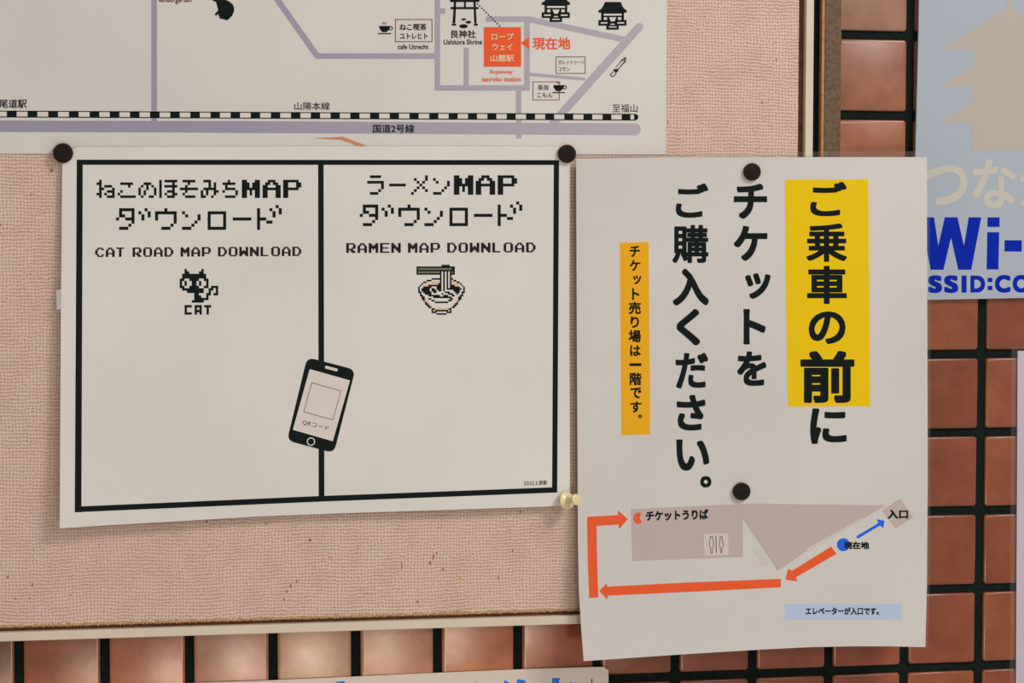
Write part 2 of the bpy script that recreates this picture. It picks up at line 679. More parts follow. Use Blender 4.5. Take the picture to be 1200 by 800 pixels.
def blot(x, y, rx, ry_):
    return [(x + rx * random.uniform(.6, 1.2) * math.cos(a), y + ry_ * random.uniform(.6, 1.2) * math.sin(a)) for a in [i * math.pi / 4 for i in range(8)]]


stains = []
for x, y, rx, ry_ in [(9, 676, 1.4, 1.8), (38, 685, .8, 3), (18, 701, 1.5, 1.4), (35, 701, .9, 1.2), (83, 697, 1.1, 1.2), (341, 686, 1.2, 3.2), (348, 681, .9, 2.4), (336, 693, 1.3, 1.6), (242, 611, 2, 1.4), (312, 613, 1.4, 1.2),
                      (471, 664, .9, 5.4), (504, 659, 1.5, 3.2), (508, 652, 1.3, 3.4), (512, 648, .9, 2.2), (519, 667, 1.2, 2), (584, 677, .9, 2), (601, 645, 1.2, 1.2), (893, 120, 1.5, 1.4), (910, 70, .9, 1), (803, 105, 1, 1),
                      (231, 692, .8, .8), (333, 702, .9, 1.8), (30, 560, .8, .8), (908, 50, .8, .8), (826, 20, .8, .7)]:
    stains.append(SB.polys('stain', [blot(x, y, rx, ry_)], M['stain'], 0))
for x, y, rx, ry_ in [(37, 227.5, 1.8, 1.6), (369, 665, 1.2, 1.3), (378, 657, 1.3, 1), (387, 653, 1.2, 1.1), (382, 666, 1, .8), (375, 669, .9, .8), (153, 690, 1, 1.4), (240.5, 651, .9, .9), (372, 713, 1.1, 1.5), (539, 677, 1.2, 1.5),
                      (537, 716.5, 4.4, 1.6), (783, 143, 1.2, 3), (900, 175, 1.7, 1.2), (84, 676, .9, 2.4)]:
    stains.append(SB.polys('stain', [blot(x, y, rx, ry_)], M['stain_orange'], 0, 0, 'orange rust spot'))

# ------------------------------------------------------------------ the printed map poster (top left)
mp = thing('map_poster', 'white town map poster with mauve roads and a striped railway line', 'poster', tuple(P(300, 180, 0.0205)))
MS = Sheet(mp, lambda x, y: 0.0207, False)
MS.polys('paper', [[(-250, 177.5), (0, 180), (780.5, 181), (781.5, 0), (782, -190), (-250, -190)]], M['paper_map'], 0, 0.0003)
roads = [seg((180.6, -170), (180.6, 143), 6.6), seg((-230, 147.2), (250, 148.6), 13.4), seg((250, 148.6), (744, 151.4), 13.8, True),
         seg((233, -130), (372.5, 66.5), 7), seg((370.5, 65.6), (512, 65.6), 6.4), seg((512.6, -160), (512.6, 104), 6.4),
         rect(515.8, 9.6, 522, 16), rect(509.5, 99.8, 620.6, 106.2), rect(543.4, 56, 549.2, 100), rect(614.4, 19.4, 620.9, 106),
         rect(569.5, 19.2, 621, 25.6), seg((619, 22.3), (736, 47.2), 6.8), seg((647, 145.6), (749, 31.6), 9.4, True),
         seg((620.5, 87.1), (686, 92.6), 3.6), rect(604.8, 106, 611, 162)]
for k, r in enumerate(roads):
    MS.polys('road_line', [r], M['road'], 1 + k * 0.06)
ks = [0, 4, 14, 21, 26, 31]
xs = [8, 105, 341, 503, 616.5, 728.5]


def rail_x(k):
    if k <= 0:
        return xs[0] + (k) * 24.3
    for a, b, p, q in zip(ks, ks[1:], xs, xs[1:]):
        if k <= b:
            return p + (q - p) * (k - a) / (b - a)
    return 728.5


def ry(x):
    return 129.6 + x * 0.0050


pls = []
for a, b in ((-230, 250), (250, 743)):
    pls.append([(a, ry(a)), (b, ry(b)), (b, ry(b) + 1.1), (a, ry(a) + 1.1)])
    pls.append([(a, ry(a) + 6.7), (b, ry(b) + 6.7), (b, ry(b) + 7.8), (a, ry(a) + 7.8)])
MS.polys('railway_line', [[(-230, ry(-230)), (744, ry(744)), (744, ry(744) + 7.6), (-230, ry(-230) + 7.6)]], M['white_print'], 2.4, label='white railway band')
for k in range(-9, 32):
    x = rail_x(k)
    wd = 11.6 - 0.04 * max(k, 0)
    pls.append([(x, ry(x)), (x + wd, ry(x)), (x + wd, ry(x) + 7.6), (x, ry(x) + 7.6)])
pls.append([(743, 133.3)] + [(743.5 + 4.6 * math.cos(a), 137.2 + 3.9 * math.sin(a)) for a in [math.radians(-90 + 15 * i) for i in range(13)]] + [(743, 141)])
MS.polys('railway_line', pls, M['black'], 3.0, label='black railway ties')
MS.box('lettering', [('尾道駅', -1, 116.2, 31.5, 126.6, .012)], M['softblack'], 3)
MS.box('lettering', [('山陽本線', 345, 119.6, 386.5, 128.8, .004)], M['softblack'], 3)
MS.box('lettering', [('国道2号線', 437, 145.7, 485.5, 155.6, .014)], M['black'], 3)
MS.box('lettering', [('至福山', 717.8, 122, 747, 131.6, .0)], M['softblack'], 3)
MS.box('lettering', [('kindergarten', 186.5, -5.2, 224.5, 4.8, .012)], M['darkred'], 3)
MS.polys('cat_icon', [[(240, -30), (244, -34), (249, -30), (252, -33), (255, -26), (256, -16), (262, -10), (264, -3), (265, 0), (269, 2), (273, 5.5), (274.5, 10), (274, 14), (272, 18.5), (268.5, 22),
                       (266, 23.8), (261, 22.2), (258, 22), (257.5, 20.5), (256, 17.5), (256.2, 16.2), (254, 18), (252.2, 18), (251.8, 16), (254, 14), (255.8, 11.5), (255, 9),
                       (254, 5), (253, 2), (249.5, 1), (249, -3), (243, -12)]], M['black'], 3)


def cup(dx, dy, s=1.0):
    def q(pl):
        return [(450.5 + dx + (x - 450.5) * s, 33.5 + dy + (y - 33.5) * s) for x, y in pl]
    body = [(444.3, 30.4), (457.4, 30.4), (456.8, 33.2), (455.2, 35.6), (452.8, 37.6), (448.6, 37.6), (446.3, 35.6), (444.9, 33.2)]
    MS.polys('cup_icon', [q(body), q(rect(443.3, 38.7, 458.3, 39.9))] + [q(p) for p in ring(457.9, 33.1, 1.5, 2.5, 16)], M['black'], 3.6)
    MS.polys('cup_icon', [q(seg((448.8, 25.2), (448.6, 26.8), .8)), q(seg((448.6, 26.6), (449.8, 28.6), .8)), q(seg((452.3, 26), (452.0, 28.8), .8)), q(seg((450.4, 26.4), (450.9, 28.2), .7))], M['brown'], 3.6, label='fine brown steam lines')


cup(0, 0)
cup(204, 69.2, 0.98)
MS.polys('label_frame', frame(463, 22.4, 506.8, 49.2, .9), M['brown'], 3)
MS.box('lettering', [('ねこ喫茶', 468.4, 27.6, 499.8, 35.6, .018), ('ユトレヒト', 468.6, 38.8, 501, 45.7, .02)], M['softblack'], 3.2)
MS.box('lettering', [('cafe Utrecht', 466.2, 51.8, 502.2, 57.6, .014)], M['softblack'], 3)
tor = [[(524, -9), (565, -9), (562, 1.2), (561, 2.3), (528.5, 2.3), (527.5, 1.2)], rect(528, 8.2, 560.8, 10.7), rect(543.8, 2, 546, 8.4),
       [(532, 2), (534.6, 2), (533.6, 27.4), (530.4, 27.4)], [(554.8, 2), (557.4, 2), (558.6, 27.4), (555.9, 27.4)],
       rect(529.5, 27.8, 534.6, 30), rect(555.3, 27.8, 560, 30)]
MS.polys('shrine_gate_icon', tor + [disc(543.5, 22.7, 2.8, 1.25), disc(549, 26, 3.3, 1.6), disc(543.3, 30.7, 5, 2.3)], M['black'], 3)
MS.box('lettering', [('艮神社', 528.6, 35.3, 557.7, 44.6, .018)], M['softblack'], 3)
MS.box('lettering', [('Ushitora Shrine', 520, 46.2, 565, 52.1, .014)], M['softblack'], 3)
MS.polys('dotted_line', [disc(552 + k * 2.57, -3.2 + k * 2.57, 1.0, n=10) for k in range(-10, 14)], M['softblack'], 3.4)
MS.polys('station_label', [[(567.2, 31.8), (610.5, 31.8), (610.8, 78), (567.2, 78)]], M['orange_red'], 3.2, label='orange red square')
MS.box('lettering', [('ロープ', 576, 38.8, 602, 46.6, .01), ('ウェイ', 577, 51, 600.5, 58.8, .01), ('山麓駅', 574.8, 64, 602.5, 72, .01)], M['cream_ink'], 4.2, label='pale pink lettering on the red square')
MS.box('lettering', [('Ropeway', 574.5, 81.6, 601, 87.6, .012), ('sanroku station', 565, 89.8, 610.5, 95.4, .012)], M['red'], 3, label='red lettering')
MS.polys('pointer', [[(610.6, 50.2), (620, 43.4), (620, 57.6)]], M['orange_red'], 3.2, label='orange red triangle')
MS.box('lettering', [('現在地', 624.2, 43.8, 668.6, 58, .022)], M['red'], 3, label='bold red lettering')


def temple(dx, dy):
    def q(pl):
        return [(x + dx, y + dy) for x, y in pl]
    MS.polys('temple_icon', [q([(709, 2.3), (727.6, 2.3), (729.4, 7), (731.6, 10.2), (734.6, 12.2), (734.2, 14.8), (701.6, 14.8), (701.2, 12.4), (704.6, 10.2), (707, 7)]),
                             q(rect(704.6, 14.6, 731.2, 24)), q(rect(701.4, 23.4, 734.2, 30)), q(rect(710.6, 29.8, 725.2, 34.7))], M['black'], 3)
    MS.polys('temple_icon', [q(rect(707.4, 16.1, 728.5, 18.2)), q(rect(707.6, 20.2, 711.4, 23.2)), q([(713.7, 20.2), (722.2, 20.2), (720, 25), (716, 25)]), q(rect(724.2, 20.2, 728.2, 23.2)),
                             q(rect(704, 26, 711.8, 27.6)), q(rect(723.6, 26, 731.6, 27.6)), q(rect(715.4, 27.8, 720.2, 29)), q(rect(713.6, 31, 722.4, 32.2))], M['white_print'], 4, label='pale windows and steps')


temple(0, 0)
temple(-66.4, -9)
MS.polys('label_frame', frame(651.4, 66.2, 686.2, 86.4, .8), M['brown'], 3)
MS.box('lettering', [('ガレットゥーリ', 654.5, 70.2, 684.3, 75.6, .0), ('コモン', 654.8, 78.7, 668, 83.2, .0)], M['softblack'], 3.2)
MS.polys('label_frame', frame(624.2, 95.5, 655.8, 117.4, .8), M['brown'], 3)
MS.box('lettering', [('茶房', 630.2, 99.4, 643, 105.8, .004), ('こもん', 630, 108.4, 647.6, 114.2, .004)], M['softblack'], 3.2)
# small pen drawn beside the slanting road
pen = [seg((715.4, 87.6), (718.6, 83.8), 1.0), seg((719.0, 89.4), (722.4, 86.0), 1.0), seg((715.4, 87.4), (716.4, 89.6), .9), seg((716.2, 89.4), (719.2, 89.6), .9),
       [(718, 81.4), (724.6, 80.4), (724.8, 82.8), (721.6, 86), (720.6, 84.2)], seg((721.6, 79), (727.6, 72), .8), seg((725, 80.6), (730, 74.6), 1.1),
       seg((727.6, 72), (733, 67.2), 1.5), seg((729.6, 75), (733.8, 71), 1.3), seg((731, 72), (733.8, 68), 1.0)]
MS.polys('pen_icon', pen, M['softblack'], 3)
MS.polys('torn_slit', [[(367, 161.6), (390, 160.8), (402, 160.2), (412, 164), (424, 168.6), (428.6, 170.4), (427.4, 171.8), (417, 170.2), (408, 166.4), (399, 163.6), (385, 163)]], M['tear'], 3, label='brown tear through the paper')

# ------------------------------------------------------------------ the cat / ramen download sheet


def sm(t):
    t = max(0.0, min(1.0, t))
    return t * t


def d_cat(x, y):
    return 0.0224 + 0.0045 * sm((y - 300) / 310) * (0.65 + 0.35 * sm((420 - x) / 350)) + 0.0030 * sm((230 - x) / 160) * sm((y - 100) / 300) + 0.0012 * math.sin(x / 110.0) ** 2 * sm((y - 450) / 160) + 0.0010 * sm((160 - x) / 90)


cs = thing('download_sheet', 'laminated landscape sheet with two black framed boxes showing a cat and a noodle bowl', 'notice', tuple(P(370, 610, 0.0224)))
CS = Sheet(cs, d_cat)
bot = [(668, 592.4), (560, 596), (400, 601.2), (300, 605), (200, 611), (130, 615), (70, 618.8)]
CS.polys('paper', [[(73, 183), (90, 172.4), (370, 171.4), (668, 171.4)] + [(667.3, 380)] + bot + [(71.2, 380)]], M['paper_cat'], 0, 0.0003)
CS.polys('frame_line', [[(90, 187), (655, 187.6), (655, 193.2), (97, 193)][:4]], M['black'], 1)
CS.polys('frame_line', [[(90, 187), (97, 187), (95.4, 600), (87.6, 600)]], M['black'], 1.2)
CS.polys('frame_line', [[(649, 188), (655.2, 187.6), (653, 576.6), (647, 576.6)]], M['black'], 1.2)
CS.polys('frame_line', [[(87.6, 600), (88, 593.4), (375, 581), (653, 570.6), (653, 576.9), (375, 587.6)]], M['black'], 1.1)
CS.polys('frame_line', [[(372.8, 190), (379.2, 190), (380.2, 584), (373.5, 584)]], M['black'], 1.3)
G = {
    'ne': ".X..... XX..... .X.XXX. .XX...X .X..XXX XX.X..X .X..XXX", 'ko': "....... .XXXXX. ....X.. ....... .X..... X...... .XXXXXX",
    'no': "....... ..XXX.. .X.X.X. X..X..X X.X...X X.X...X .X..XX.", 'ho': "X.XXXXX X....X. X.XXXXX X....X. X..XXX. X.X..XX X..XXX.",
    'so': ".XXXXX. ...X... ..X.... XXXXXXX ..X.... .X..... ..XXXX.", 'mi': ".XXX... ...X.X. ...X.X. .XXXXX. X.X..XX X.X..X. XX..X..",
    'ti': "..X... XXXXX. .X.... .XXXX. X....X .....X .XXXX.", 'M': "XX...XX XXX.XXX XXX.XXX XXXXXXX XX.X.XX XX.X.XX XX...XX",
    'A': "..XXX.. .XX.XX. XX...XX XXXXXXX XX...XX XX...XX XX...XX", 'P': "XXXXXX. XX...XX XX...XX XXXXXX. XX..... XX..... XX.....",
    'ta': ".XXXXX .X...X .XX..X X..XXX .....X ....X. .XXX..", 'dk': "..X. X..X .X.X .X..", 'u': "...X... XXXXXXX X.....X X.....X ......X .....X. ..XXX..",
    'n': "...... X..... .X...X .....X ....X. ...X.. XXX...", 'ro': "...... XXXXXX X....X X....X X....X X....X XXXXXX", '-': "...... ...... ...... XXXXXX",
    'to': "......X. X...X..X X....X.X X....X.. XXX..... X..XX... X....... X.......", 'ra': ".XXXX. ...... XXXXXX .....X .....X ....X. .XXX..",
    'me': ".....X .X...X ..X.X. ...X.. ..X.X. .X...X X.....",
}
G = {k: v.split() for k, v in G.items()}


def title(items, y, px):
    out = []
    for k, x in items:
        out += bits(G[k], x, y - (px if k == 'to' else 0), px)
    return out


CS.polys('lettering', title([('ne', 113.1), ('ko', 137.8), ('no', 162.1), ('ho', 186.6), ('so', 210.8), ('mi', 235.2), ('ti', 260.7), ('M', 283.4), ('A', 307.7), ('P', 331.8)], 210.6, 3.04), M['black'], 1)
CS.polys('lettering', title([('ta', 135.9), ('dk', 162.1), ('u', 181.7), ('n', 213.3), ('ro', 243.3), ('-', 272.8), ('to', 301.2)], 243.8, 3.63), M['black'], 1)
CS.polys('lettering', title([('ra', 430.3), ('-', 456), ('me', 481.8), ('n', 507.5), ('M', 531.9), ('A', 557.5), ('P', 583.2)], 205.3, 3.26), M['black'], 1)
CS.polys('lettering', title([('ta', 421.6), ('dk', 447.2), ('u', 466.7), ('n', 497.4), ('ro', 526.7), ('-', 555.5), ('to', 583.2)], 239.6, 3.61), M['black'], 1)
F8 = {
    'C': "..XXXX. .XX..XX XX..... XX..... XX..... .XX..XX ..XXXX.", 'A': "..XXX.. .XX.XX. XX...XX XX...XX XXXXXXX XX...XX XX...XX",
    'T': "XXXXXX ..XX.. ..XX.. ..XX.. ..XX.. ..XX.. ..XX..", 'R': "XXXXXX. XX...XX XX...XX XX..XXX XXXXX.. XX.XXX. XX..XXX",
    'O': ".XXXXX. XX...XX XX...XX XX...XX XX...XX XX...XX .XXXXX.", 'D': "XXXXX.. XX..XX. XX...XX XX...XX XX...XX XX..XX. XXXXX..",
    'M': "XX...XX XXX.XXX XXXXXXX XXXXXXX XX.X.XX XX...XX XX...XX", 'P': "XXXXXX. XX...XX XX...XX XX...XX XXXXXX. XX..... XX.....",
    'W': "XX...XX XX...XX XX.X.XX XXXXXXX XXXXXXX XXX.XXX XX...XX", 'N': "XX...XX XXX..XX XXXX.XX XXXXXXX XX.XXXX XX..XXX XX...XX",
    'L': "XX..... XX..... XX..... XX..... XX..... XX..... XXXXXX.", 'E': "XXXXXXX XX..... XX..... XXXXXX. XX..... XX..... XXXXXXX",
}
F8 = {k: v.split() for k, v in F8.items()}


def line8(s, x, y, pitch, space, px, py, slope):
    out = []
    x0 = x
    for ch in s:
        if ch == ' ':
            x += space
            continue
        out += bits(F8[ch], x, y + (x - x0) * slope, px, py)
        x += pitch
    return out


CS.polys('lettering', line8('CAT ROAD MAP DOWNLOAD', 111.5, 290.0, 12.45, 6.5, 1.5, 1.58, -0.005), M['softblack'], 1)
CS.polys('lettering', line8('RAMEN MAP DOWNLOAD', 405.7, 284.8, 13.2, 6.4, 1.6, 1.64, -0.0035), M['softblack'], 1)
catb = """..X......X......
..XX....XX......
.XXXXXXXXXX.....
.XXXXXXXXXX.....
XX..XXXX..XX....
X.X..XX.X..X....
X.X..XX.X..X....
XX..XXXX..XX.XXX
.XXXXXXXXX..XX.X
...XXXXXXX..X..X
......XX...XX.XX
......XXX..X....
......XXXXXX....
.....XXXXX......""".split()
CS.polys('cat_icon', bits(catb, 210.6, 315, 2.82), M['black'], 1)
CS.polys('lettering', bits("XXX X.. X.. XXX".split(), 216.3, 357.3, 2.82) + bits("XXX X.X XXX X.X".split(), 228.1, 357.3, 2.82) + bits("XXX .X. .X. .X.".split(), 239.2, 357.3, 2.82), M['black'], 1)
bowl = """...............bbbbb..........
bbbbbbbbbbbbbbbbbbbbbbb.......
bggggggggggggggggggggbb.......
bbbbbbbbbbbbbbbbbbbbbbb.......
bgggggggggggggbwbwbwbgb.......
bbbbbbbbbbbbbbbwbwbwbbb.......
..............bwbwbwb.........
..............bwbwbwb.........
.........bbbbbbwbwbwbb........
......bbbwwwwwbwbwbwbwbb......
....bbwwwtttttbwbwbwbttwbb....
...bwwtttttttbbwbwbwbtttttb...
..bwtttbbbbbbbbwbwbwbbbttwwb..
.bwwbbbbbwwwbbbwbwbwbbbbbbwwb.
.bwbbbbbwbbwbbbwbwbbbbbbbbbwb.
.bwbbbbbwbbbwbbwbwwwwwbbbbwwb.
.bbwbbbbbwbbwwwwwbbbwwwbbbwbb.
..bwwbbbbwwwwwwbwwwbbbwwbwwb..
..bbwwwbbbbbbbwwbbbwwbbwwwbb..
...bbwwwwwbbbbbbbbbbbwwwwbb...
...bbtwbbwwwwwwwwwwwbbwwtbb...
....btwwwbbwwwwwwwwbbwwwtb....
.....bttwwwbbbbbbbbwwwwtb.....
.....bbtwwwwwwwwwwwwwwtbb.....
......bbtwwwwwwwwwwwwwbb......
.......bbwwwwwwwwwwwwbb.......
.........bbttttttttbb.........
.........bwbbbbbbbbwb.........
.........bbbwwwwwwbbb.........
............bbbbbb............""".split()
bxo, byo, bp = 488.1, 310.1, 1.955
CS.polys('noodle_bowl_icon', bits(bowl, bxo, byo, bp, ch='b'), M['black'], 1)
CS.polys('noodle_bowl_icon', bits(bowl, bxo, byo, bp, ch='t'), M['tan'], 1, label='tan shading of the bowl')
CS.polys('noodle_bowl_icon', bits(bowl, bxo, byo, bp, ch='g'), M['olive'], 1, label='olive chopsticks')
# phone drawing
ph = [(360, 418.5), (416.4, 433), (391.4, 530.6), (336.4, 516)]


def rounded(q, r, n=6):
    out = []
    L = len(q)
    for i in range(L):
        p0, p1, p2 = Vector(q[i - 1]), Vector(q[i]), Vector(q[(i + 1) % L])
        a = p1 + (p0 - p1).normalized() * r
        b = p1 + (p2 - p1).normalized() * r
        for k in range(n + 1):
            t = k / n
            s = a.lerp(p1, t).lerp(p1.lerp(b, t), t)
            out.append((s.x, s.y))
    return out


CS.polys('phone_icon', [rounded(ph, 9)], M['black'], 2)
CS.polys('phone_icon', [[(362.9, 432.3), (410.2, 445.6), (390, 516.8), (343.2, 503.4)], rounded([(381.4, 428.2), (396, 432), (395.2, 435.2), (380.6, 431.4)], 1.4)] + ring(364.4, 517.2, 3.7, 4.9), M['white_print'], 3, label='pale screen, speaker slot and button ring')
qf = [(365.4, 448.2), (399.6, 458), (390, 491.8), (356, 482.4)]
CS.polys('phone_icon', [seg(qf[i], qf[(i + 1) % 4], .7) for i in range(4)], M['brown'], 4, label='fine brown square outline')
CS.text('lettering', 'QRコード', (355.2, 491.6), (30.8, 7.6), (-1.4, 6.0), M['softblack'], 0.0, 4)
CS.box('lettering', [('2022.5', 613.8, 564.1, 630.2, 568.4, .004, -0.02), ('更新', 631.6, 562.9, 641.2, 568.2, .016, -0.02)], M['softblack'], 1)
# clear laminate margin and a bit of clear tape at the left edge
FS = Sheet(cs, lambda x, y: d_cat(x, y) + 0.00004)
CS.polys('laminate_margin', [[(69.5, 181), (73, 183), (71.2, 380), (70, 618.8), (67.6, 619.8), (68.6, 380)],
                             [(92, 166.8), (670, 166.6), (670, 171.4), (90, 172.4)], [(668, 171.4), (670, 171.4), (669.6, 592.2), (667.3, 592.4)]], M['film'], 0.4, label='clear laminate margin')
CS.polys('clear_tape', [[(65.6, 340), (72, 339), (79.6, 357.6), (77, 360), (66.6, 363)]], M['tape'], 1.5, label='scrap of clear tape, glint painted white')

# ------------------------------------------------------------------ the ticket notice


def d_tic(x, y):
    return 0.0262 + 0.010 * sm((y - 520) / 255) * (0.72 + 0.28 * sm((900 - x) / 220)) + 0.0006 * math.sin((x - 675) / 65.0) * sm((y - 600) / 170)


tk = thing('ticket_notice', 'laminated portrait notice with vertical black lettering, a yellow panel and red route arrows', 'notice', tuple(P(880, 765, 0.0262)))
TK = Sheet(tk, d_tic)
tout = [(675.2, 186), (780, 184.4), (1000, 184), (1086, 184), (1086.6, 350), (1087.2, 560), (1086.2, 690), (1084.4, 758),
        (1040, 757), (1000, 757), (950, 758), (900, 760.4), (850, 763.4), (800, 766.4), (740, 770.6), (684, 774.4), (681, 735), (678.4, 690), (677.4, 640), (677, 560), (676, 400)]
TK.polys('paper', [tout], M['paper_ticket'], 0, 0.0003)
TK.polys('laminate_margin', [[(675.2, 186), (673.4, 180.2), (790, 178.2), (1083, 177.2), (1087.6, 178.6), (1089.4, 183), (1090, 350), (1090.4, 560), (1089.4, 690), (1087.2, 759.8), (1084.4, 758), (1086.2, 690), (1087.2, 560), (1086.6, 350), (1086, 184), (1000, 184), (780, 184.4)]],
         M['film'], 0.4, label='clear laminate margin')
TK.polys('yellow_panel', [[(919.8, 210.6), (1017.4, 210), (1018.6, 340), (1019.6, 475.8), (923.2, 476.4), (921, 340)]], M['yellow'], 1, label='yellow panel behind the first column')
TK.polys('orange_panel', [[(726.3, 284.2), (760.2, 283.6), (762, 508.6), (728.5, 510)]], M['orange'], 1, label='orange strip')
B = .036
for t in [('ご', 949.5, 213, 992.2, 253.3, .029), ('乗', 945, 261.7, 992.5, 306.7, .026), ('車', 945.8, 311.5, 992.3, 356, .032), ('の', 947.7, 364.8, 990.8, 403, .030), ('前', 938, 410.9, 1001.3, 472, .037), ('に', 949.5, 478.3, 992.3, 520, B)]:
    TK.box('lettering', [t], M['black'], 2)
for t in [('チ', 860, 215.2, 899, 256.3, B), ('ケ', 860, 264.5, 899.3, 305.5, B), ('ッ', 873.3, 320, 903, 350, B), ('ト', 871.2, 362, 897.3, 403.4, B), ('を', 864, 411.5, 898.2, 452, B)]:
    TK.box('lettering', [t], M['black'], 2)
for t in [('ご', 792, 214.8, 830, 255, .029), ('購', 788, 263.5, 830.2, 308, .026), ('入', 788.5, 314.7, 830.7, 357.8, B), ('く', 793, 361.8, 820.5, 404.7, B), ('だ', 791.7, 413.3, 829.8, 455, .031),
          ('さ', 793, 462.5, 826.8, 504.3, B), ('い', 792.5, 514.7, 831.2, 551.3, B), ('。', 820.7, 557.7, 833.6, 571, .03)]:
    TK.box('lettering', [t], M['black'], 2)
b = .030
TK.box('lettering', [('チ', 738, 287.8, 750, 301, b), ('ケ', 738, 304.8, 750.5, 317.2, b), ('ッ', 742, 322.5, 751.5, 333, b), ('ト', 740.7, 337.5, 749.2, 351.3, b), ('売', 736.7, 353.5, 751, 368, b),
                     ('り', 739, 370.5, 748.7, 384, b), ('場', 736.7, 386.5, 751.2, 401, b), ('は', 738.3, 404.3, 750.8, 417.2, b), ('一', 737.7, 425.5, 751.8, 428.7, b), ('階', 738, 436.5, 751.8, 451.3, b),
                     ('で', 738.8, 454, 751.6, 466.7, b), ('す', 738.8, 470, 751.8, 483.3, b), ('。', 748, 485.5, 752.4, 489.9, b)], M['black'], 2)
# floor plan
TK.polys('floor_plan', [[(739.5, 596.4), (850, 591.2), (870.5, 590.4), (870.5, 652.2), (741, 657)]], M['grey'], 1, label='grey block of the floor plan')
TK.polys('floor_plan', [[(870.5, 590.4), (890, 590), (1038, 592), (1012, 607), (947, 644.5), (911.4, 668.6), (870.6, 607.6)]], M['grey'], 1.1, label='grey wedge of the floor plan')
TK.polys('floor_plan', [[(1055, 584), (1070.4, 606.2), (1049.4, 619), (1033.8, 598)]], M['grey'], 1.3, label='small grey square')
TK.polys('floor_plan', [[(884, 646.4), (890.6, 643.4), (900.8, 659), (894, 664)]], M['palegrey'], 1.5, label='pale grey block')
TK.polys('floor_plan', [[(945, 643), (1010, 606.6), (1011.4, 608.8), (946.6, 646.6)]], M['palegrey'], 1.5, label='pale grey strip')
TK.polys('toilet_sign', [[(824.6, 625.2), (853.2, 624.6), (853.8, 650.2), (825.2, 651)]], M['palegrey'], 2, label='pale square with two thin figures')


def outline(pl, w):
    return [seg(pl[i], pl[(i + 1) % len(pl)], w) for i in range(len(pl))]


man = [(832.4, 628.4), (835, 628.4), (835, 631.8), (836.4, 633.4), (836, 639.8), (834.8, 641), (834.6, 647.8), (833, 647.8), (832.4, 641), (831.4, 639.6), (831.4, 633.4), (832.4, 631.8)]
lady = [(843.8, 628.4), (846.4, 628.4), (846.2, 631.8), (846.8, 633), (847.8, 639.4), (846.2, 641.4), (845.8, 647.8), (844.8, 647.8), (844.2, 641.4), (842.6, 639.4), (843.6, 633), (844, 631.8)]
TK.polys('toilet_sign', outline(man, .8) + outline(lady, .8) + [seg((839, 627.4), (839.4, 648), 1.0)], M['brown'], 3, label='thin figures')
TK.polys('route_arrow', [[(688.1, 605.4), (724.5, 603.3), (724.3, 598), (736, 608), (725.8, 619.4), (724.7, 614.3), (699, 615.8), (699.8, 660), (701.2, 699.8), (690.6, 700.2), (689, 660)]], M['orange_red'], 2, label='bent red arrow')
TK.polys('route_arrow', [[(702.4, 692.3), (710.6, 683.4), (711.6, 687.2), (800, 682.6), (915, 678), (915.2, 687.8), (800, 693.6), (712.4, 697.6), (711.4, 702)]], M['orange_red'], 2, label='long level red arrow')
TK.polys('route_arrow', [[(920.6, 679), (923.8, 665.8), (928.2, 668.6), (974, 640.2), (980.2, 648.8), (932.6, 676.2), (934.4, 680.8)]], M['orange_red'], 2, label='short slanting red arrow')
TK.polys('route_arrow', [[(1003.4, 628.2), (1029.6, 612.6), (1027.6, 608.2), (1036.6, 610), (1035, 618.6), (1031.6, 615.4), (1005.2, 631)]], M['blue'], 2, label='thin blue arrow')
TK.polys('location_mark', [disc(988.4, 638, 7.6)], M['blue'], 2, label='blue dot')
c0 = [(748.3 + 6.2 * math.cos(math.radians(a)), 607 + 6.6 * math.sin(math.radians(a))) for a in range(48, 318, 15)]
TK.polys('location_mark', [c0 + [(749.4, 606.6)]], M['orange_red'], 2, label='red dot with a notch')
TK.box('lettering', [('チケットうりば', 757, 598.4, 830, 610.4, .042, -0.028)], M['black'], 3)
TK.box('lettering', [('入口', 1040, 597, 1064.2, 607.6, .042)], M['black'], 3)
TK.box('lettering', [('現在地', 989, 634.5, 1018.6, 643.2, .038)], M['black'], 3)
TK.polys('blue_label', [[(920, 707.4), (1056, 707.4), (1055.8, 725.2), (920.4, 725.4)]], M['labelblue'], 1, label='pale blue strip')
TK.box('lettering', [('エレベーターが入口です。', 944, 711.2, 1030, 720.2, .036)], M['black'], 2)

# ------------------------------------------------------------------ wireless sign on the tiles
wf = thing('wireless_sign', 'pale blue wall sign with a cream pagoda and royal blue lettering at the right', 'sign', tuple(P(1140, 350, 0.003)))
WS = Sheet(wf, lambda x, y: 0.0028, False)
WS.polys('sign_panel', [[(1078, -60), (1076.4, 40), (1074.6, 110), (1072.6, 190), (1072.4, 351.6), (1200, 349), (1300, 347.4), (1304, -60)]], M['wifi_base'], 0, 0.0020)
pg = [(1181.2, -60), (1180.8, 6), (1180.6, 9), (1107, 57), (1107.5, 58.6), (1141.6, 58), (1140.6, 78), (1104.4, 100), (1104.4, 101.2), (1140, 101.4), (1140, 119.4), (1103.8, 143), (1103.6, 144.4), (1139.6, 144.4), (1139.6, 176.4)]
pg2 = [(2 * 1183.4 - x, y) for x, y in reversed(pg)]
WS.polys('pagoda_print', [pg + pg2], M['pagoda'], 1, label='cream pagoda silhouette')
WS.box('lettering', [('つ', 1080, 193.2, 1133.6, 240.8, .024)], M['kana'], 1, label='cream lettering')
WS.box('lettering', [('な', 1139.3, 186.4, 1191, 244.2, .024)], M['kana'], 1, label='cream lettering')
WS.box('lettering', [('が', 1195, 188, 1250, 243, .024)], M['kana'], 1, label='cream lettering')
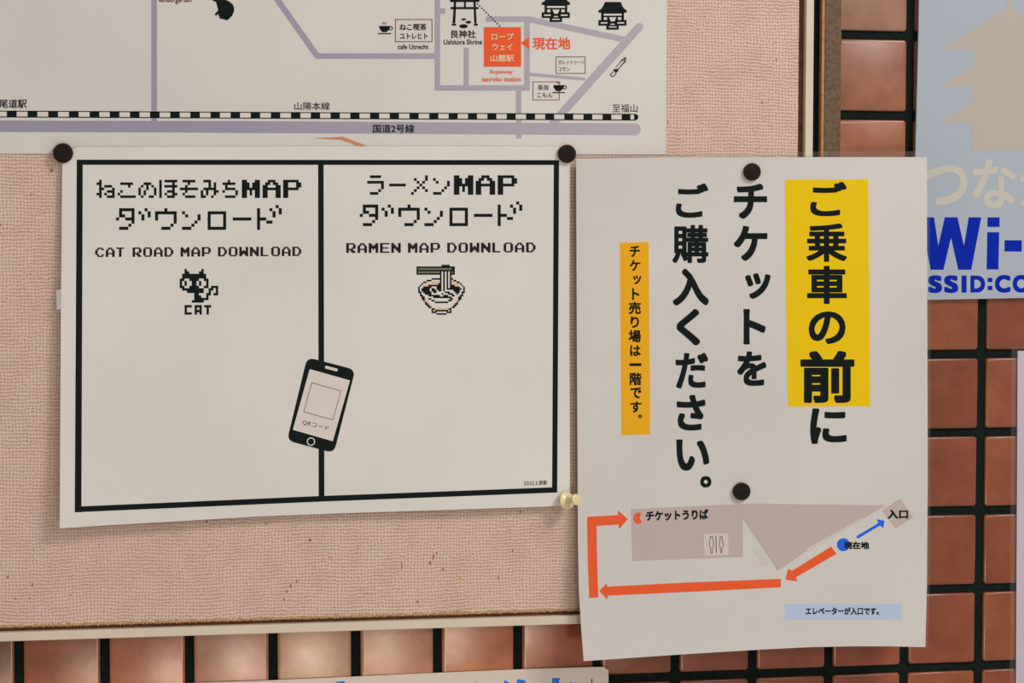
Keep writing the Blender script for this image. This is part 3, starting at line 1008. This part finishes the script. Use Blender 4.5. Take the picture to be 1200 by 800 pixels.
WS.polys('lettering', [[(1079, 254.5), (1094.6, 254.5), (1099.6, 288), (1107.2, 254.5), (1122, 254.5), (1129.7, 288), (1135.3, 254.5), (1150, 254.5), (1138.2, 316), (1123, 316), (1114.5, 278.5), (1105.6, 316), (1090.6, 316)]], M['wifiblue'], 1, label='royal blue lettering')
WS.polys('lettering', [rect(1157.2, 254.6, 1171.4, 265.8), [(1157, 272), (1171, 272), (1170, 315.6), (1156.2, 315.6)], rect(1177.2, 281.4, 1197.4, 294.6),
                       rect(1204, 254, 1219, 315), rect(1219, 254, 1244, 266), rect(1219, 280, 1240, 291), rect(1251, 254, 1265, 265), rect(1251, 271, 1265, 315)], M['wifiblue'], 1, label='royal blue lettering')
WS.box('lettering', [('S', 1087.6, 322.4, 1104, 343.2, .055), ('S', 1106.4, 322.4, 1123, 343.2, .05), ('D', 1137.2, 322.8, 1154.4, 342.6, .05), ('C', 1166, 322, 1184.2, 342.8, .05),
                     ('O', 1186.8, 322, 1207, 342.8, .05)], M['wifiblue'], 1, label='royal blue lettering')
WS.polys('lettering', [rect(1126.8, 322.8, 1132.8, 342.8), rect(1157.4, 325.4, 1163, 330.4), rect(1157.4, 334.8, 1163, 339.8)], M['wifiblue'], 1, label='royal blue lettering')

# ------------------------------------------------------------------ poster cut by the bottom edge
lp = thing('low_poster', 'white poster with blue lettering tops on the tiles, cut by the bottom edge', 'poster', tuple(P(460, 860, 0.001)))
LS = Sheet(lp, lambda x, y: 0.0012 + 0.002 * sm((x - 600) / 113))
LS.polys('paper', [[(215, 800.4), (300, 797.6), (392, 793.6), (460, 790.4), (524, 787.6), (620, 783.6), (690, 781.4), (708, 781.2), (713, 785.4), (713.6, 840), (714, 900), (215, 915)]], M['paper_low'], 0, 0.0003)
for fr in [[(590.2, 796.6), (596.6, 799), (604, 830), (598, 830)], [(606.6, 795.4), (616.4, 797.2), (613, 803), (604, 803)], [(647, 794.2), (656.6, 794.2), (655, 798), (657, 812), (646, 812)],
                       [(667, 800), (669.6, 798.6), (673, 801), (675, 812), (668, 812)], [(393, 798.6), (404, 797.8), (404, 806), (393, 807)], [(556, 799.6), (559, 799), (559, 806), (556, 806)]]:
    LS.polys('lettering', [fr], M['posterblue'], 1)
LS.polys('slit', [[(693, 795), (694.2, 794.6), (694.4, 812), (692.4, 812)]], M['gap'], 1, label='short dark slit near the corner')

# ------------------------------------------------------------------ lilac edged poster at the right edge
rp = thing('lilac_poster', 'pale lilac laminated poster low on the tiles, cut by the right edge', 'poster', tuple(P(1240, 830, 0.001)))
RS = Sheet(rp, lambda x, y: 0.0011, False)
RS.polys('paper', [[(1192.6, 411), (1330, 409), (1330, 850), (1190.4, 850)]], M['paper_lilac'], 0, 0.0003)
RS.polys('laminate_margin', [[(1185.4, 406.6), (1330, 403), (1330, 409), (1192.6, 411), (1190.4, 850), (1183, 850)]], M['film'], 0.4, label='clear laminate margin')


# ------------------------------------------------------------------ magnets and the push pin
def lathe(prof, n=32):
    """profile (radius, height) turned about -Y"""
    bm = bmesh.new()
    rs = []
    for r, h in prof:
        if r < 1e-6:
            rs.append([bm.verts.new((0, -h, 0))])
        else:
            rs.append([bm.verts.new((r * math.cos(2 * math.pi * i / n), -h, r * math.sin(2 * math.pi * i / n))) for i in range(n)])
    for a, b_ in zip(rs, rs[1:]):
        for i in range(n):
            k = (i + 1) % n
            if len(a) == 1:
                bm.faces.new([a[0], b_[i], b_[k]])
            elif len(b_) == 1:
                bm.faces.new([a[i], a[k], b_[0]])
            else:
                bm.faces.new([a[i], a[k], b_[k], b_[i]])
    bmesh.ops.recalc_face_normals(bm, faces=bm.faces[:])
    return bm


def mesh_of(bm, name, ang=0.7):
    me = bpy.data.meshes.new(name)
    bm.to_mesh(me)
    bm.free()
    for p in me.polygons:
        p.use_smooth = True
    me.set_sharp_from_angle(angle=ang)
    return me


R0 = 0.0057
mag_body = mesh_of(lathe([(0, 0), (R0 - .0002, 0), (R0, .0003), (R0, .0019), (R0 - .0004, .0024), (R0 - .001, .0026)]), 'magnet_body')
mag_face = mesh_of(lathe([(R0 - .001, .00255), (R0 - .0016, .0025), (R0 * .5, .00262), (0, .00266)]), 'magnet_face')
mag_body.materials.append(M['magnet_edge'])
mag_face.materials.append(M['magnet'])
for k, (x, y, d, lab, s) in enumerate([(74, 179.4, 0.0230, 'dark round magnet at the top left corner of the cat and bowl sheet', 1.0),
                                       (664, 180.2, 0.0228, 'dark round magnet at the top right corner of the cat and bowl sheet', 0.96),
                                       (880.8, 201.4, 0.0264, 'dark round magnet at the top of the ticket notice', 0.93),
                                       (868.6, 575.4, 0.0272, 'dark round magnet above the floor plan on the ticket notice', 0.95)]):
    mo = thing('round_magnet', lab, 'magnet', tuple(P(x, y, d)), 'dark round magnets holding the sheets')
    mo.scale = (s, 1, s)
    link('magnet_body', mag_body, None, mo)
    link('magnet_face', mag_face, None, mo)
pn = thing('push_pin', 'yellowed clear plastic push pin at the lower right corner of the cat and bowl sheet', 'push pin', tuple(P(663.6, 586.6, 0.0285)))
pn.rotation_euler = (math.radians(-10), 0, math.radians(28))
link('flange', mesh_of(lathe([(0, 0), (.0052, 0), (.0055, .0004), (.0053, .0010), (.0030, .0016), (.0024, .0020)]), 'flange'), M['pin'], pn)
link('grip', mesh_of(lathe([(.0024, .0020), (.0019, .0040), (.0018, .0060), (.0023, .0078), (.0031, .0084), (.0035, .0090), (.0034, .0098), (.0028, .0102), (0, .0103)]), 'grip'), M['pin'], pn)
link('needle', mesh_of(lathe([(0, -.0075), (.0005, -.006), (.0005, 0.0001)]), 'needle'), M['steel'], pn)

# board child meshes were written in world coordinates, their parent sits at the board's foot
for o in [c_ for c_ in board.children if c_ not in stains]:
    o.matrix_parent_inverse = Matrix.Translation(board.location).inverted()
